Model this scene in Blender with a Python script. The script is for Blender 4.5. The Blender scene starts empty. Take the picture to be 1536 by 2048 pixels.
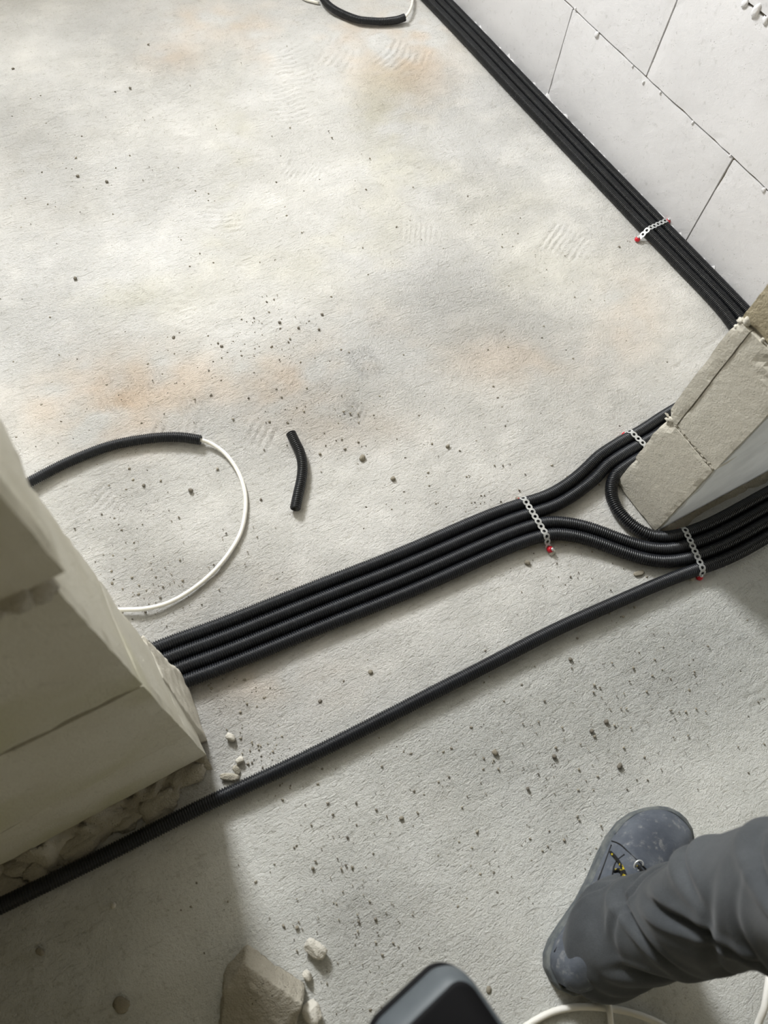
import bpy, bmesh, math, random
import numpy as np
from mathutils import Vector, Matrix

S = bpy.context.scene
COL = S.collection
rng = np.random.RandomState(7)
random.seed(7)

# ------------------------------------------------------------------ camera
HC = 1.26
FPX = 1459.0
EUL = (0.4686653, -0.07836066, 2.62589254 - math.pi)
cam = bpy.data.cameras.new('camera')
cam.sensor_fit = 'VERTICAL'
cam.sensor_height = 36.0
cam.lens = FPX / 2048.0 * 36.0
cam.clip_start = 0.02
cam.dof.use_dof = True
cam.dof.focus_distance = 1.62
cam.dof.aperture_fstop = 5.5
camo = bpy.data.objects.new('camera', cam)
camo.location = (0, 0, HC)
camo.rotation_mode = 'XYZ'
camo.rotation_euler = EUL
COL.objects.link(camo)
S.camera = camo

# ------------------------------------------------------------------ world, lamps, exposure
w = bpy.data.worlds.new('overcast_sky')
S.world = w
w.use_nodes = True
bg = w.node_tree.nodes['Background']
bg.inputs[0].default_value = (0.86, 0.93, 1.0, 1)
bg.inputs[1].default_value = 1.0

def area(name, loc, aim, sx, sy, power, col):
    l = bpy.data.lights.new(name, 'AREA')
    l.shape = 'RECTANGLE'
    l.size, l.size_y = sx, sy
    l.energy = power
    l.color = col
    o = bpy.data.objects.new(name, l)
    o.location = loc
    o.rotation_euler = (Vector(aim) - Vector(loc)).to_track_quat('-Z', 'Y').to_euler()
    COL.objects.link(o)
    return o

# daylight entering by the window of the far room, plus three added fill lamps with no opening behind them
area('window_and_fill_light', (0.26, 2.86, 1.95), (0.32, 0.6, 2.32), 0.5, 0.95, 172, (0.97, 0.985, 1.0))
area('window_and_fill_light', (-2.46, 1.75, 1.55), (0.8, 1.2, 0.9), 1.0, 1.2, 11, (0.96, 0.98, 1.0))  # unseen fill, added to brighten the stub's jamb and the right-hand wall
area('stub_fill_light', (1.95, -0.45, 0.28), (1.05, 0.24, 0.14), 0.6, 0.4, 4.0, (0.94, 0.98, 1.0))  # unseen low fill, added to lift the near face of the stub
area('window_and_fill_light', (-1.3, -1.78, 1.55), (0.2, 0.6, 0.3), 0.9, 1.1, 3.2, (1.0, 0.92, 0.62))  # unseen warm fill, added for the ambient of the near room

S.view_settings.view_transform = 'Standard'
S.view_settings.look = 'None'
S.view_settings.gamma = 1.0
S.view_settings.use_curve_mapping = False
S.view_settings.exposure = 0.0
S.cycles.diffuse_bounces = 6
S.cycles.max_bounces = 10

# ------------------------------------------------------------------ photograph pixel -> point in the room
RM = np.array(camo.rotation_euler.to_matrix())

def at(u, v, z=0.0):
    d = RM @ np.array([(u - 768) / FPX, -(v - 1024) / FPX, -1.0])
    t = (z - HC) / d[2]
    return np.array([0, 0, HC]) + d * t

def proj(P):
    q = (np.asarray(P, float) - np.array([0, 0, HC])) @ RM
    return 768 + FPX * q[..., 0] / -q[..., 2], 1024 - FPX * q[..., 1] / -q[..., 2]

# ------------------------------------------------------------------ materials
def srgb(r, g, b):
    f = lambda c: (c / 255 / 12.92) if c / 255 <= 0.04045 else ((c / 255 + 0.055) / 1.055) ** 2.4
    return (f(r), f(g), f(b), 1)

class NT:
    def __init__(self, name):
        self.m = bpy.data.materials.new(name)
        self.m.use_nodes = True
        self.t = self.m.node_tree
        self.n = self.t.nodes
        self.b = self.n['Principled BSDF']
        self.co = self.n.new('ShaderNodeTexCoord').outputs['Object']
    def l(self, a, b): self.t.links.new(a, b)
    def noise(self, scale, detail=4, rough=0.55, dist=0.0):
        n = self.n.new('ShaderNodeTexNoise')
        n.inputs['Scale'].default_value = scale
        n.inputs['Detail'].default_value = detail
        n.inputs['Roughness'].default_value = rough
        n.inputs['Distortion'].default_value = dist
        self.l(self.co, n.inputs['Vector'])
        return n.outputs['Fac']
    def voronoi(self, scale, feature='F1', rnd=1.0):
        n = self.n.new('ShaderNodeTexVoronoi')
        n.feature = feature
        n.inputs['Scale'].default_value = scale
        n.inputs['Randomness'].default_value = rnd
        self.l(self.co, n.inputs['Vector'])
        return n.outputs['Distance']
    def ramp(self, fac, stops):
        n = self.n.new('ShaderNodeValToRGB')
        e = n.color_ramp.elements
        while len(e) < len(stops): e.new(0.5)
        for i, (p, c) in enumerate(stops):
            e[i].position = p
            e[i].color = c if len(c) == 4 else (*c, 1)
        self.l(fac, n.inputs[0])
        return n.outputs[0]
    def step(self, fac, a, b):
        n = self.n.new('ShaderNodeMapRange')
        n.interpolation_type = 'SMOOTHSTEP'
        n.inputs[1].default_value = a
        n.inputs[2].default_value = b
        self.l(fac, n.inputs[0])
        return n.outputs[0]
    def mix(self, fac, a, b, mode='MIX'):
        n = self.n.new('ShaderNodeMix')
        n.data_type = 'RGBA'
        n.blend_type = mode
        for sock, v in ((n.inputs[0], fac), (n.inputs[6], a), (n.inputs[7], b)):
            if hasattr(v, 'links'): self.l(v, sock)
            elif isinstance(v, (int, float)): sock.default_value = v
            else: sock.default_value = v if len(v) == 4 else (*v, 1)
        return n.outputs[2]
    def math(self, op, a, b=0.0):
        n = self.n.new('ShaderNodeMath')
        n.operation = op
        for sock, v in ((n.inputs[0], a), (n.inputs[1], b)):
            if hasattr(v, 'links'): self.l(v, sock)
            else: sock.default_value = v
        return n.outputs[0]
    def attr(self, name):
        n = self.n.new('ShaderNodeAttribute')
        n.attribute_name = name
        return n.outputs
    def bump(self, h, dist, strength=1.0, prev=None):
        n = self.n.new('ShaderNodeBump')
        n.inputs['Strength'].default_value = strength
        n.inputs['Distance'].default_value = dist
        self.l(h, n.inputs['Height'])
        if prev is not None: self.l(prev, n.inputs['Normal'])
        self.l(n.outputs[0], self.b.inputs['Normal'])
        return n.outputs[0]
    def col(self, c):
        if hasattr(c, 'links'): self.l(c, self.b.inputs['Base Color'])
        else: self.b.inputs['Base Color'].default_value = c
    def rough(self, r, spec=0.5, metal=0.0):
        if hasattr(r, 'links'): self.l(r, self.b.inputs['Roughness'])
        else: self.b.inputs['Roughness'].default_value = r
        self.b.inputs['Specular IOR Level'].default_value = spec
        self.b.inputs['Metallic'].default_value = metal

def mat_floor():
    k = NT('dusty_concrete')
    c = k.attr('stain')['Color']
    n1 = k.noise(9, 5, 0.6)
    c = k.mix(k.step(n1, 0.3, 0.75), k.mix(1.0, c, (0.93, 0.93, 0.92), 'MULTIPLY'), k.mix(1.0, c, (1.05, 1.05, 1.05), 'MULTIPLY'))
    n2 = k.noise(85, 6, 0.7)
    c = k.mix(k.step(n2, 0.30, 0.46), k.mix(1.0, c, (0.83, 0.82, 0.80), 'MULTIPLY'), c)
    # trowel and broom wrinkles running one way across the slab
    mp = k.n.new('ShaderNodeMapping')
    mp.inputs['Rotation'].default_value = (0, 0, math.radians(29.5))
    mp.inputs['Scale'].default_value = (38, 150, 1)
    k.l(k.co, mp.inputs['Vector'])
    wn = k.n.new('ShaderNodeTexNoise')
    wn.inputs['Scale'].default_value = 1.0
    wn.inputs['Detail'].default_value = 4
    wn.inputs['Roughness'].default_value = 0.62
    wn.inputs['Distortion'].default_value = 1.1
    k.l(mp.outputs[0], wn.inputs['Vector'])
    wr_ = wn.outputs['Fac']
    c = k.mix(k.step(wr_, 0.30, 0.42), k.mix(1.0, c, (0.86, 0.855, 0.84), 'MULTIPLY'), c)
    sp = k.noise(330, 2, 0.5)
    c = k.mix(k.step(sp, 0.29, 0.36), k.mix(1.0, c, (0.74, 0.73, 0.71), 'MULTIPLY'), c)
    k.col(c)
    k.rough(0.95, 0.15)
    g = k.attr('grit')['Fac']
    h1 = k.noise(620, 3, 0.65)
    h2 = k.noise(170, 5, 0.68)
    a = k.math('ADD', k.math('MULTIPLY', h1, 0.40), k.math('MULTIPLY', h2, 0.8))
    a = k.math('ADD', a, k.math('MULTIPLY', k.step(wr_, 0.28, 0.5), 0.19))
    a = k.math('MULTIPLY', a, k.math('ADD', k.math('MULTIPLY', g, 0.9), 0.45))
    k.bump(a, 0.0075, 1.0)
    return k.m

def mat_block(name, base, dark, pore=0.5, bump=0.0016, tint=None):
    k = NT(name)
    n = k.noise(6, 5, 0.6)
    c = k.mix(k.step(n, 0.3, 0.75), dark, base)
    n2 = k.noise(70, 4, 0.65)
    c = k.mix(k.step(n2, 0.28, 0.42), k.mix(1.0, c, (0.86, 0.86, 0.85), 'MULTIPLY'), c)
    if tint:
        n3 = k.noise(2.6, 3, 0.6, 0.6)
        c = k.mix(k.math('MULTIPLY', k.step(n3, 0.48, 0.68), 0.75), c, tint)
    v = k.voronoi(210)
    pn = k.noise(33, 2, 0.5)
    p = k.math('MULTIPLY', k.math('SUBTRACT', 1.0, k.step(v, 0.10, 0.24)), k.step(pn, 0.55, 0.68))
    c = k.mix(k.math('MULTIPLY', p, pore), c, k.mix(1.0, c, (0.45, 0.43, 0.38), 'MULTIPLY'))
    k.col(c)
    k.rough(0.95, 0.12)
    h = k.math('SUBTRACT', k.math('ADD', k.math('MULTIPLY', k.noise(380, 3, 0.6), 0.5), k.math('MULTIPLY', k.noise(90, 4, 0.6), 0.8)), k.math('MULTIPLY', p, 1.2))
    k.bump(h, bump, 0.8)
    return k.m

def mat_plain(name, col, rough=0.6, spec=0.4, metal=0.0, bs=None, bd=0.001, var=None, vs=30):
    k = NT(name)
    if var is not None:
        k.col(k.mix(k.step(k.noise(vs, 5, 0.65), 0.35, 0.7), col, var))
    else:
        k.col(col)
    k.rough(rough, spec, metal)
    if bs: k.bump(k.noise(bs, 4, 0.6), bd, 0.7)
    return k.m

M = {}
M['floor'] = mat_floor()
M['white_block'] = mat_block('white_aerated_concrete', srgb(213, 212, 213), srgb(205, 204, 205), 0.45, 0.0010)
M['grey_block'] = mat_block('dusty_aerated_concrete', srgb(210, 206, 194), srgb(199, 194, 181), 0.55, 0.0018)
M['broken_block'] = mat_block('broken_aerated_concrete', srgb(182, 172, 148), srgb(160, 150, 126), 0.9, 0.0035)
M['olive_block'] = mat_block('ambient_tinted_concrete', srgb(207, 204, 192), srgb(197, 193, 178), 0.35, 0.0012, tint=srgb(186, 184, 156))  # olive tint puts the near room's ambient light into the block colour
M['mortar'] = mat_block('rough_mortar', srgb(196, 191, 178), srgb(168, 162, 148), 0.6, 0.006)
M['joint'] = mat_block('joint_mortar', srgb(150, 144, 130), srgb(112, 106, 94), 0.5, 0.003)
M['skim'] = mat_plain('smoothed_white_skim', srgb(232, 234, 234), 0.8, 0.2, bs=50, bd=0.001, var=srgb(216, 218, 218), vs=9)  # smooth skim, whitened to make up for light missing on the stub's face
M['chunk'] = mat_block('broken_concrete', srgb(188, 183, 170), srgb(166, 160, 146), 0.9, 0.006)
M['plaster'] = mat_plain('ceiling_concrete', srgb(200, 197, 188), 0.95, 0.1, bs=60, bd=0.002)
def mat_conduit():
    k = NT('black_corrugated_plastic')
    n = k.noise(26, 5, 0.65)
    k.col(k.mix(k.math('MULTIPLY', k.step(n, 0.4, 0.75), 0.5), srgb(22, 24, 28), srgb(40, 43, 48)))
    k.rough(0.34, 0.5)
    return k.m
M['conduit'] = mat_conduit()
M['cable'] = mat_plain('white_cable_sheath', srgb(235, 233, 226), 0.42, 0.4, var=srgb(222, 219, 210), vs=14)
M['steel'] = mat_plain('galvanised_steel', srgb(206, 208, 208), 0.38, 0.5, 0.55, bs=220, bd=0.0003, var=srgb(178, 180, 180), vs=90)
M['red'] = mat_plain('red_plastic', srgb(196, 22, 42), 0.3, 0.5)
M['dark_hole'] = mat_plain('black_rubber', srgb(14, 14, 15), 0.6, 0.3)
def mat_cloth():
    k = NT('dark_grey_work_cloth')
    n = k.noise(9, 4, 0.6)
    c = k.mix(k.step(n, 0.3, 0.7), srgb(64, 67, 70), srgb(82, 85, 88))
    w_ = k.noise(900, 1, 0.5)
    c = k.mix(k.step(w_, 0.4, 0.6), k.mix(1.0, c, (0.82, 0.82, 0.82), 'MULTIPLY'), c)
    k.col(c)
    k.rough(0.9, 0.15)
    k.b.inputs['Sheen Weight'].default_value = 0.12
    k.bump(w_, 0.0005, 0.6)
    return k.m
M['cloth'] = mat_cloth()
def mat_leather():
    k = NT('dusty_blue_grey_leather')
    n = k.noise(14, 5, 0.65)
    c = k.mix(k.step(n, 0.3, 0.72), srgb(72, 77, 86), srgb(96, 101, 109))
    d = k.noise(60, 6, 0.7)
    c = k.mix(k.math('MULTIPLY', k.step(d, 0.52, 0.72), 0.55), c, srgb(150, 150, 148))
    k.col(c)
    k.rough(0.75, 0.25)
    k.bump(k.noise(420, 3, 0.6), 0.0006, 0.6)
    return k.m
M['leather'] = mat_leather()
M['sole'] = mat_plain('dusty_rubber_sole', srgb(80, 85, 89), 0.85, 0.2, bs=120, bd=0.001, var=srgb(112, 115, 113), vs=40)
def mat_lace():
    k = NT('black_lace_with_yellow_flecks')
    v = k.noise(110, 1, 0.4)
    k.col(k.mix(k.step(v, 0.56, 0.6), srgb(26, 26, 26), srgb(190, 170, 40)))
    k.rough(0.8, 0.2)
    return k.m
M['lace'] = mat_lace()
M['tool_grey'] = mat_plain('grey_moulded_plastic', srgb(74, 80, 84), 0.5, 0.35, var=srgb(84, 90, 94), vs=12)
M['tool_black'] = mat_plain('matt_black_plastic', srgb(13, 13, 15), 0.75, 0.15)
M['pebble'] = mat_block('grey_grit', srgb(176, 170, 154), srgb(120, 114, 102), 0.6, 0.002)
M['dark_pebble'] = mat_block('dark_grit', srgb(140, 135, 124), srgb(108, 103, 94), 0.6, 0.002)
M['flake'] = mat_block('pale_crumb', srgb(218, 214, 204), srgb(200, 196, 185), 0.6, 0.004)

# ------------------------------------------------------------------ object helpers
def link(name, me, mat, parent=None, loc=None):
    me.name = name
    o = bpy.data.objects.new(name, me)
    COL.objects.link(o)
    for m_ in (mat if isinstance(mat, (list, tuple)) else [mat]):
        me.materials.append(m_)
    if parent is not None: o.parent = parent
    if loc is not None: o.location = loc
    return o

def mesh(name, V, Fc, smooth=True):
    me = bpy.data.meshes.new(name)
    me.from_pydata([tuple(map(float, v)) for v in V], [], [tuple(map(int, f)) for f in Fc])
    if smooth:
        me.polygons.foreach_set('use_smooth', [True] * len(me.polygons))
    me.update()
    return me

def mesh_quads(name, V, Q, smooth=True):
    """fast path: V (n,3), Q (m,4)"""
    V = np.asarray(V, np.float32); Q = np.asarray(Q, np.int32)
    me = bpy.data.meshes.new(name)
    me.vertices.add(len(V)); me.vertices.foreach_set('co', V.ravel())
    me.loops.add(Q.size); me.loops.foreach_set('vertex_index', Q.ravel())
    me.polygons.add(len(Q))
    me.polygons.foreach_set('loop_start', np.arange(0, Q.size, 4, dtype=np.int32))
    me.polygons.foreach_set('loop_total', np.full(len(Q), 4, np.int32))
    me.polygons.foreach_set('use_smooth', np.full(len(Q), smooth, bool))
    me.update(calc_edges=True)
    return me

def tag(o, label=None, cat=None, group=None, kind=None):
    if label: o['label'] = label
    if cat: o['category'] = cat
    if group: o['group'] = group
    if kind: o['kind'] = kind
    return o

def empty(name, loc, label, cat, group=None):
    o = bpy.data.objects.new(name, None)
    o.empty_display_size = 0.05
    o.location = loc
    COL.objects.link(o)
    return tag(o, label, cat, group)

def catmull(P, step):
    P = np.asarray(P, float)
    Q = np.vstack([2 * P[0] - P[1], P, 2 * P[-1] - P[-2]])
    out = []
    for i in range(1, len(Q) - 2):
        p0, p1, p2, p3 = Q[i - 1], Q[i], Q[i + 1], Q[i + 2]
        n = max(2, int(np.linalg.norm(p2 - p1) / 0.004))
        t = np.linspace(0, 1, n, endpoint=False)[:, None]
        # centripetal-like damping by uniform Catmull-Rom
        out.append(0.5 * ((2 * p1) + (-p0 + p2) * t + (2 * p0 - 5 * p1 + 4 * p2 - p3) * t ** 2 + (-p0 + 3 * p1 - 3 * p2 + p3) * t ** 3))
    out.append(P[-1][None])
    return resample(np.vstack(out), step)

def resample(P, step):
    d = np.r_[0, np.cumsum(np.linalg.norm(np.diff(P, axis=0), axis=1))]
    n = max(3, int(round(d[-1] / step)) + 1)
    s = np.linspace(0, d[-1], n)
    return np.stack([np.interp(s, d, P[:, i]) for i in range(P.shape[1])], 1)

def smooth_path(P, it=3):
    P = P.copy()
    for _ in range(it):
        P[1:-1] = 0.25 * P[:-2] + 0.5 * P[1:-1] + 0.25 * P[2:]
    return P

def sweep(P, radii, seg):
    """tube of rings along P; returns V, Q"""
    T = np.gradient(P, axis=0)
    T /= np.linalg.norm(T, axis=1)[:, None]
    up = np.array([0, 0, 1.0])
    Sd = np.cross(T, up)
    Sd /= np.maximum(np.linalg.norm(Sd, axis=1), 1e-6)[:, None]
    U = np.cross(Sd, T)
    a = np.linspace(0, 2 * np.pi, seg, endpoint=False)
    V = P[:, None] + radii[:, None, None] * (np.cos(a)[None, :, None] * Sd[:, None] + np.sin(a)[None, :, None] * U[:, None])
    n = len(P)
    i = np.arange(n - 1)[:, None] * seg
    j = np.arange(seg)[None]
    j2 = (j + 1) % seg
    Q = np.stack([i + j, i + j2, i + seg + j2, i + seg + j], -1).reshape(-1, 4)
    return V.reshape(-1, 3), Q[:, ::-1]

def corrugated(name, P, r, pitch=0.0041, seg=16, parent=None, hollow=(False, False)):
    P = resample(P, pitch / 5)
    n = len(P)
    pat = np.array([1.0, 1.0, 0.92, 0.79, 0.88]) * r
    rad = pat[np.arange(n) % 5]
    V, Q = sweep(P, rad, seg)
    V = list(V); Q = list(map(tuple, Q))
    V = np.array(V)
    extraV, extraQ = [], []
    base = len(V)
    for end, on in ((0, hollow[0]), (1, hollow[1])):
        idx = 0 if end == 0 else n - 1
        ring = np.arange(seg) + idx * seg
        c = P[idx]
        inner = c + (V[ring] - c) * 0.78
        d = (P[3] - P[0]) if end == 0 else (P[-4] - P[-1])
        d = d / np.linalg.norm(d)
        if on:
            deep = inner + d * 0.02
            tip = np.repeat((c + d * 0.02)[None], seg, 0)
            chain = [inner, deep, tip]
        else:
            chain = [np.repeat(c[None], seg, 0)]
        prev = ring
        for ch in chain:
            cur = base + sum(len(x) for x in extraV) + np.arange(seg)
            extraV.append(ch)
            for j in range(seg):
                q = (prev[j], prev[(j + 1) % seg], cur[(j + 1) % seg], cur[j])
                extraQ.append(q if end == 0 else q[::-1])
            prev = cur
    V = np.vstack([V] + extraV)
    me = mesh_quads(name, V, np.array(Q + extraQ, np.int32))
    return link(name, me, M['conduit'], parent)

def cable(name, P, r, mat, seg=14, parent=None, step=0.008):
    P = resample(P, step)
    V, Q = sweep(P, np.full(len(P), r), seg)
    n = len(P)
    V = np.vstack([V, P[0][None], P[-1][None]])
    Fc = [tuple(q) for q in Q]
    for j in range(seg):
        Fc.append((j, (j + 1) % seg, n * seg))
        Fc.append(((n - 1) * seg + (j + 1) % seg, (n - 1) * seg + j, n * seg + 1))
    return link(name, mesh(name, V, Fc), mat, parent)

def vnoise(P, scale, seed=0):
    """cheap smooth pseudo noise -1..1 by summed sines of rotated coords"""
    r = np.random.RandomState(seed)
    P = np.asarray(P, float) * scale
    out = np.zeros(P.shape[:-1])
    tot = 0
    for k in range(7):
        d = r.normal(size=3); d /= np.linalg.norm(d)
        f = 2.0 * (1.0 + 0.45 * k)
        a = 1.0 / (1 + 0.35 * k)
        out += a * np.sin(P @ d * f + r.uniform(0, 6.28) + 1.3 * np.sin(P @ r.normal(size=3) * 0.8 + r.uniform(0, 6.28)))
        tot += a * 0.55
    return out / tot

def rough_box(name, lo, hi, res, chip, seed, mat, parent, rough=0.0008, smooth=False, chips=None):
    """box whose faces are gridded, edges worn and chipped"""
    lo = np.array(lo, float); hi = np.array(hi, float)
    c = (lo + hi) / 2; d = hi - lo
    n = np.maximum(1, np.round(d / res).astype(int))
    V, Q, key = [], [], {}
    def vid(i, j, k):
        t = (i, j, k)
        if t not in key:
            key[t] = len(V)
            V.append((lo[0] + d[0] * i / n[0], lo[1] + d[1] * j / n[1], lo[2] + d[2] * k / n[2]))
        return key[t]
    def face(ax, side):
        a, b = [(1, 2), (2, 0), (0, 1)][ax]
        for p in range(n[a]):
            for q in range(n[b]):
                ids = []
                for (x, y) in ((0, 0), (1, 0), (1, 1), (0, 1)):
                    t = [0, 0, 0]; t[ax] = n[ax] * side; t[a] = p + x; t[b] = q + y
                    ids.append(vid(*t))
                Q.append(ids if side else ids[::-1])
    for ax in range(3):
        for s in (0, 1): face(ax, s)
    V = np.array(V)
    e = np.minimum(V - lo, hi - V)             # distance to each pair of faces
    es = np.sort(e, axis=1)
    edge = es[:, 1]                            # 0 on edges
    nz = np.clip(vnoise(V, 26, seed) * 0.5 + vnoise(V, 75, seed + 1) * 0.5 + 0.25, 0, 1.3)
    amt = np.exp(-(edge / (res * 0.8)) ** 2) * (0.25 + nz) * chip
    inw = (c - V); 
    near = (e < res * 1.2)
    dirv = np.where(near, np.sign(inw), 0)
    dirv = dirv / np.maximum(np.linalg.norm(dirv, axis=1), 1e-6)[:, None]
    V = V + dirv * amt[:, None]
    on = (e < 1e-9)
    V += np.where(on, np.sign(c - V), 0) * (np.abs(vnoise(V, 40, seed + 5)) * rough)[:, None]
    if chips:
        for (p, r_, dep) in chips:
            dd = np.linalg.norm(V - np.array(p), axis=1)
            k = np.clip(1 - dd / r_, 0, 1) ** 0.7 * (0.7 + 0.5 * vnoise(V, 120, seed + 9))
            V += dirv * 0 + np.where(on, np.sign(c - V), 0) * (np.clip(k, 0, 1) * dep)[:, None]
    return link(name, mesh_quads(name, V - c, Q, smooth), mat, parent, tuple(c))

# ------------------------------------------------------------------ key planes of the room (metres)
XR = 1.434          # right-hand wall of the far room
XJ = -0.072         # jamb of the left wall
XP = 0.855          # jamb of the right-hand wall stub
YN = 0.222          # near face of the stub
YF = 0.347          # far face
YLN, YLF = 0.246, 0.382
YB = 2.9            # far end of the far room
ZC = 2.6

# ------------------------------------------------------------------ floor: relief grid with prints, scuffs and stains
def build_floor():
    xs = np.r_[np.array([-2.6, -1.6, -1.0, -0.75]), np.arange(-0.6, 1.46, 0.0040), np.array([1.7, 2.3])]
    ys = np.r_[np.array([-2.0, -1.2, -0.8]), np.arange(-0.56, 2.5, 0.0046), np.array([2.7, 3.0])]
    X, Y = np.meshgrid(xs, ys)
    nx, ny = len(xs), len(ys)
    def field(lx, ly, seed):
        r = np.random.RandomState(seed)
        f = np.fft.rfft2(r.normal(size=(ny, nx)))
        ky = np.fft.fftfreq(ny, 0.0046)[:, None]; kx = np.fft.rfftfreq(nx, 0.0040)[None]
        g = np.exp(-((kx * lx) ** 2 + (ky * ly) ** 2) * 8)
        o = np.fft.irfft2(f * g, s=(ny, nx))
        return o / o.std()
    Zz = 0.0011 * field(0.22, 0.22, 1) + 0.00042 * field(0.05, 0.05, 2) + 0.00030 * field(0.02, 0.017, 3)
    fine = field(0.0075, 0.006, 4)
    mid = field(0.012, 0.010, 14)
    px, py = proj(np.stack([X, Y, np.zeros_like(X)], -1))
    def blob(u, v, ru, rv, p=1.0):
        return np.exp(-(((px - u) / ru) ** 2 + ((py - v) / rv) ** 2) ** p)
    # grittier places
    grit = 0.22 + 0.2 * field(0.18, 0.18, 5)
    for (u, v, a, b, s) in [(420, 1440, 90, 130, 1.1), (330, 1180, 150, 90, .8), (230, 1000, 120, 130, .9), (560, 820, 280, 90, .6),
                            (700, 1830, 90, 90, .6), (1000, 1480, 220, 160, .5), (1330, 1330, 200, 120, .9), (900, 1050, 160, 100, .4),
                            (60, 330, 120, 160, .5), (950, 620, 200, 120, .4), (640, 1120, 300, 90, .3)]:
        grit = grit + s * blob(u, v, a, b)
    grit = np.clip(grit, 0.05, 1.6)
    Zz += grit * (0.00020 * fine + 0.00026 * mid)
    # trodden crumbs
    Zz += grit * 0.0011 * np.clip(field(0.0085, 0.0085, 6) - 1.6, 0, 2)
    # tread prints (boot soles pressed into the dust)
    wob = field(0.03, 0.03, 7); wob2 = field(0.03, 0.03, 8); msk = field(0.035, 0.035, 9)
    def prt(u0, v0, u1, v1, wd, pitch, h, chev=0.6, cols=3):
        a = at(u0, v0)[:2]; b = at(u1, v1)[:2]
        L = np.linalg.norm(b - a); t = (b - a) / L; s = np.array([-t[1], t[0]])
        dx = X - (a[0] + b[0]) / 2; dy = Y - (a[1] + b[1]) / 2
        p = dx * t[0] + dy * t[1] + 0.0012 * wob; q = dx * s[0] + dy * s[1] + 0.0012 * wob2
        m = np.clip(1.25 - np.abs(p) / (L / 2) ** 1, 0, .25) * 4 * np.clip(1.25 - np.abs(q) / (wd / 2), 0, .25) * 4
        m = np.clip(m, 0, 1) * np.clip(0.75 + 0.65 * msk, 0, 1)
        bars = np.sin((p + chev * np.abs(q)) / pitch * 2 * np.pi)
        bars = np.clip(bars * 3.0 + .5, -1, 1)
        cut = np.clip(np.abs(np.sin(q / wd * cols * np.pi)) * 5, 0, 1)
        return 1.7 * h * m * (bars * cut * 0.5 - 0.35)
    P = [(190, 795, 320, 755, .085, .014, .0026, .0, 4), (310, 840, 430, 830, .09, .016, .0028, .3, 3), (380, 610, 430, 660, .06, .012, .002, .2, 3),
         (712, 700, 745, 750, .055, .0105, .0026, .8, 2), (640, 775, 720, 835, .06, .011, .0026, .3, 2), (500, 620, 530, 670, .06, .012, .002, .2, 3),
         (805, 462, 870, 470, .075, .012, .0018, .0, 4), (1100, 470, 1165, 500, .085, .014, .0022, .0, 3), (940, 655, 1000, 690, .07, .013, .0018, .3, 3),
         (880, 765, 935, 790, .07, .012, .0018, .3, 3), (170, 1000, 240, 1065, .09, .013, .0028, .2, 2), (445, 400, 460, 520, .08, .016, .0018, .1, 3),
         (575, 330, 640, 350, .07, .012, .0016, .1, 3), (1380, 1240, 1400, 1300, .055, .0095, .0022, .5, 2), (1450, 1260, 1510, 1320, .05, .0085, .002, .0, 2),
         (1200, 1290, 1260, 1330, .07, .012, .0016, .6, 3), (1150, 1360, 1190, 1400, .06, .012, .0016, .3, 3), (650, 95, 720, 115, .12, .02, .0020, .1, 4),
         (770, 100, 850, 130, .12, .02, .0022, .2, 4), (800, 805, 870, 800, .07, .012, .0018, .3, 3), (490, 860, 545, 880, .05, .016, .0026, .0, 2),
         (1375, 1465, 1410, 1520, .06, .014, .0016, .0, 3), (560, 100, 610, 160, .10, .018, .0016, .2, 3), (560, 180, 600, 240, .10, .018, .0014, .2, 3),
         (1490, 1350, 1530, 1400, .05, .016, .0016, .2, 3), (1180, 830, 1240, 800, .06, .012, .0014, .2, 3), (500, 730, 590, 770, .08, .014, .0018, .5, 3),
         (620, 640, 560, 690, .07, .012, .0014, .3, 3), (1270, 1440, 1320, 1480, .08, .014, .0014, .4, 3), (1340, 1300, 1470, 1305, .03, .02, .0016, .3, 2)]
    for q in P: Zz += prt(*q)
    # swept and scraped streaks
    def streak(pts, wd, h, n=3):
        o = np.zeros_like(X)
        pw = [at(*p)[:2] for p in pts]
        for a, b in zip(pw[:-1], pw[1:]):
            L = np.linalg.norm(b - a); t = (b - a) / L
            p = (X - a[0]) * t[0] + (Y - a[1]) * t[1]
            q = -(X - a[0]) * t[1] + (Y - a[1]) * t[0] + 0.002 * wob
            m = np.clip(p / .02, 0, 1) * np.clip((L - p) / .02, 0, 1) * np.exp(-(q / wd) ** 2)
            o = np.maximum(o, m * (0.5 + 0.5 * np.cos(q / wd * np.pi * n)))
        return h * o * np.clip(0.6 + 0.5 * msk, 0, 1)
    Zz += streak([(755, 190), (765, 260), (820, 330), (880, 385)], .03, .0016, 2)
    Zz += streak([(470, 255), (465, 320), (440, 380)], .04, .0012, 2)
    Zz += streak([(230, 575), (330, 610), (440, 640)], .05, .0018, 4)
    Zz += streak([(300, 600), (400, 600)], .03, .0014, 3)
    Zz -= streak([(1340, 740), (1400, 705), (1462, 655)], .006, .0040, 1)
    Zz += streak([(190, 1110), (250, 1060)], .012, .0024, 1)
    Zz += streak([(560, 610), (600, 620)], .01, .002, 1)
    Zz += streak([(1230, 1300), (1290, 1318), (1345, 1325), (1420, 1322)], .012, .0022, 2)
    Zz += streak([(1265, 1395), (1290, 1355)], .01, .0018, 1)
    for (u, v, a, b, h) in [(1460, 1400, 60, 60, -.0015), (1420, 1290, 25, 30, -.002)]: Zz += h * blob(u, v, a, b)
    # keep the very edges flat and below what stands on them
    Zz = Zz - 0.0015
    edge = (X < -0.6) | (X > 1.46) | (Y < -0.56) | (Y > 2.49)
    Zz[edge] = -0.001
    # stain colours: dust tones, rusty-pink and olive patches
    base = np.array(srgb(206, 205, 203)[:3])
    C = np.ones((ny, nx, 3)) * base
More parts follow.
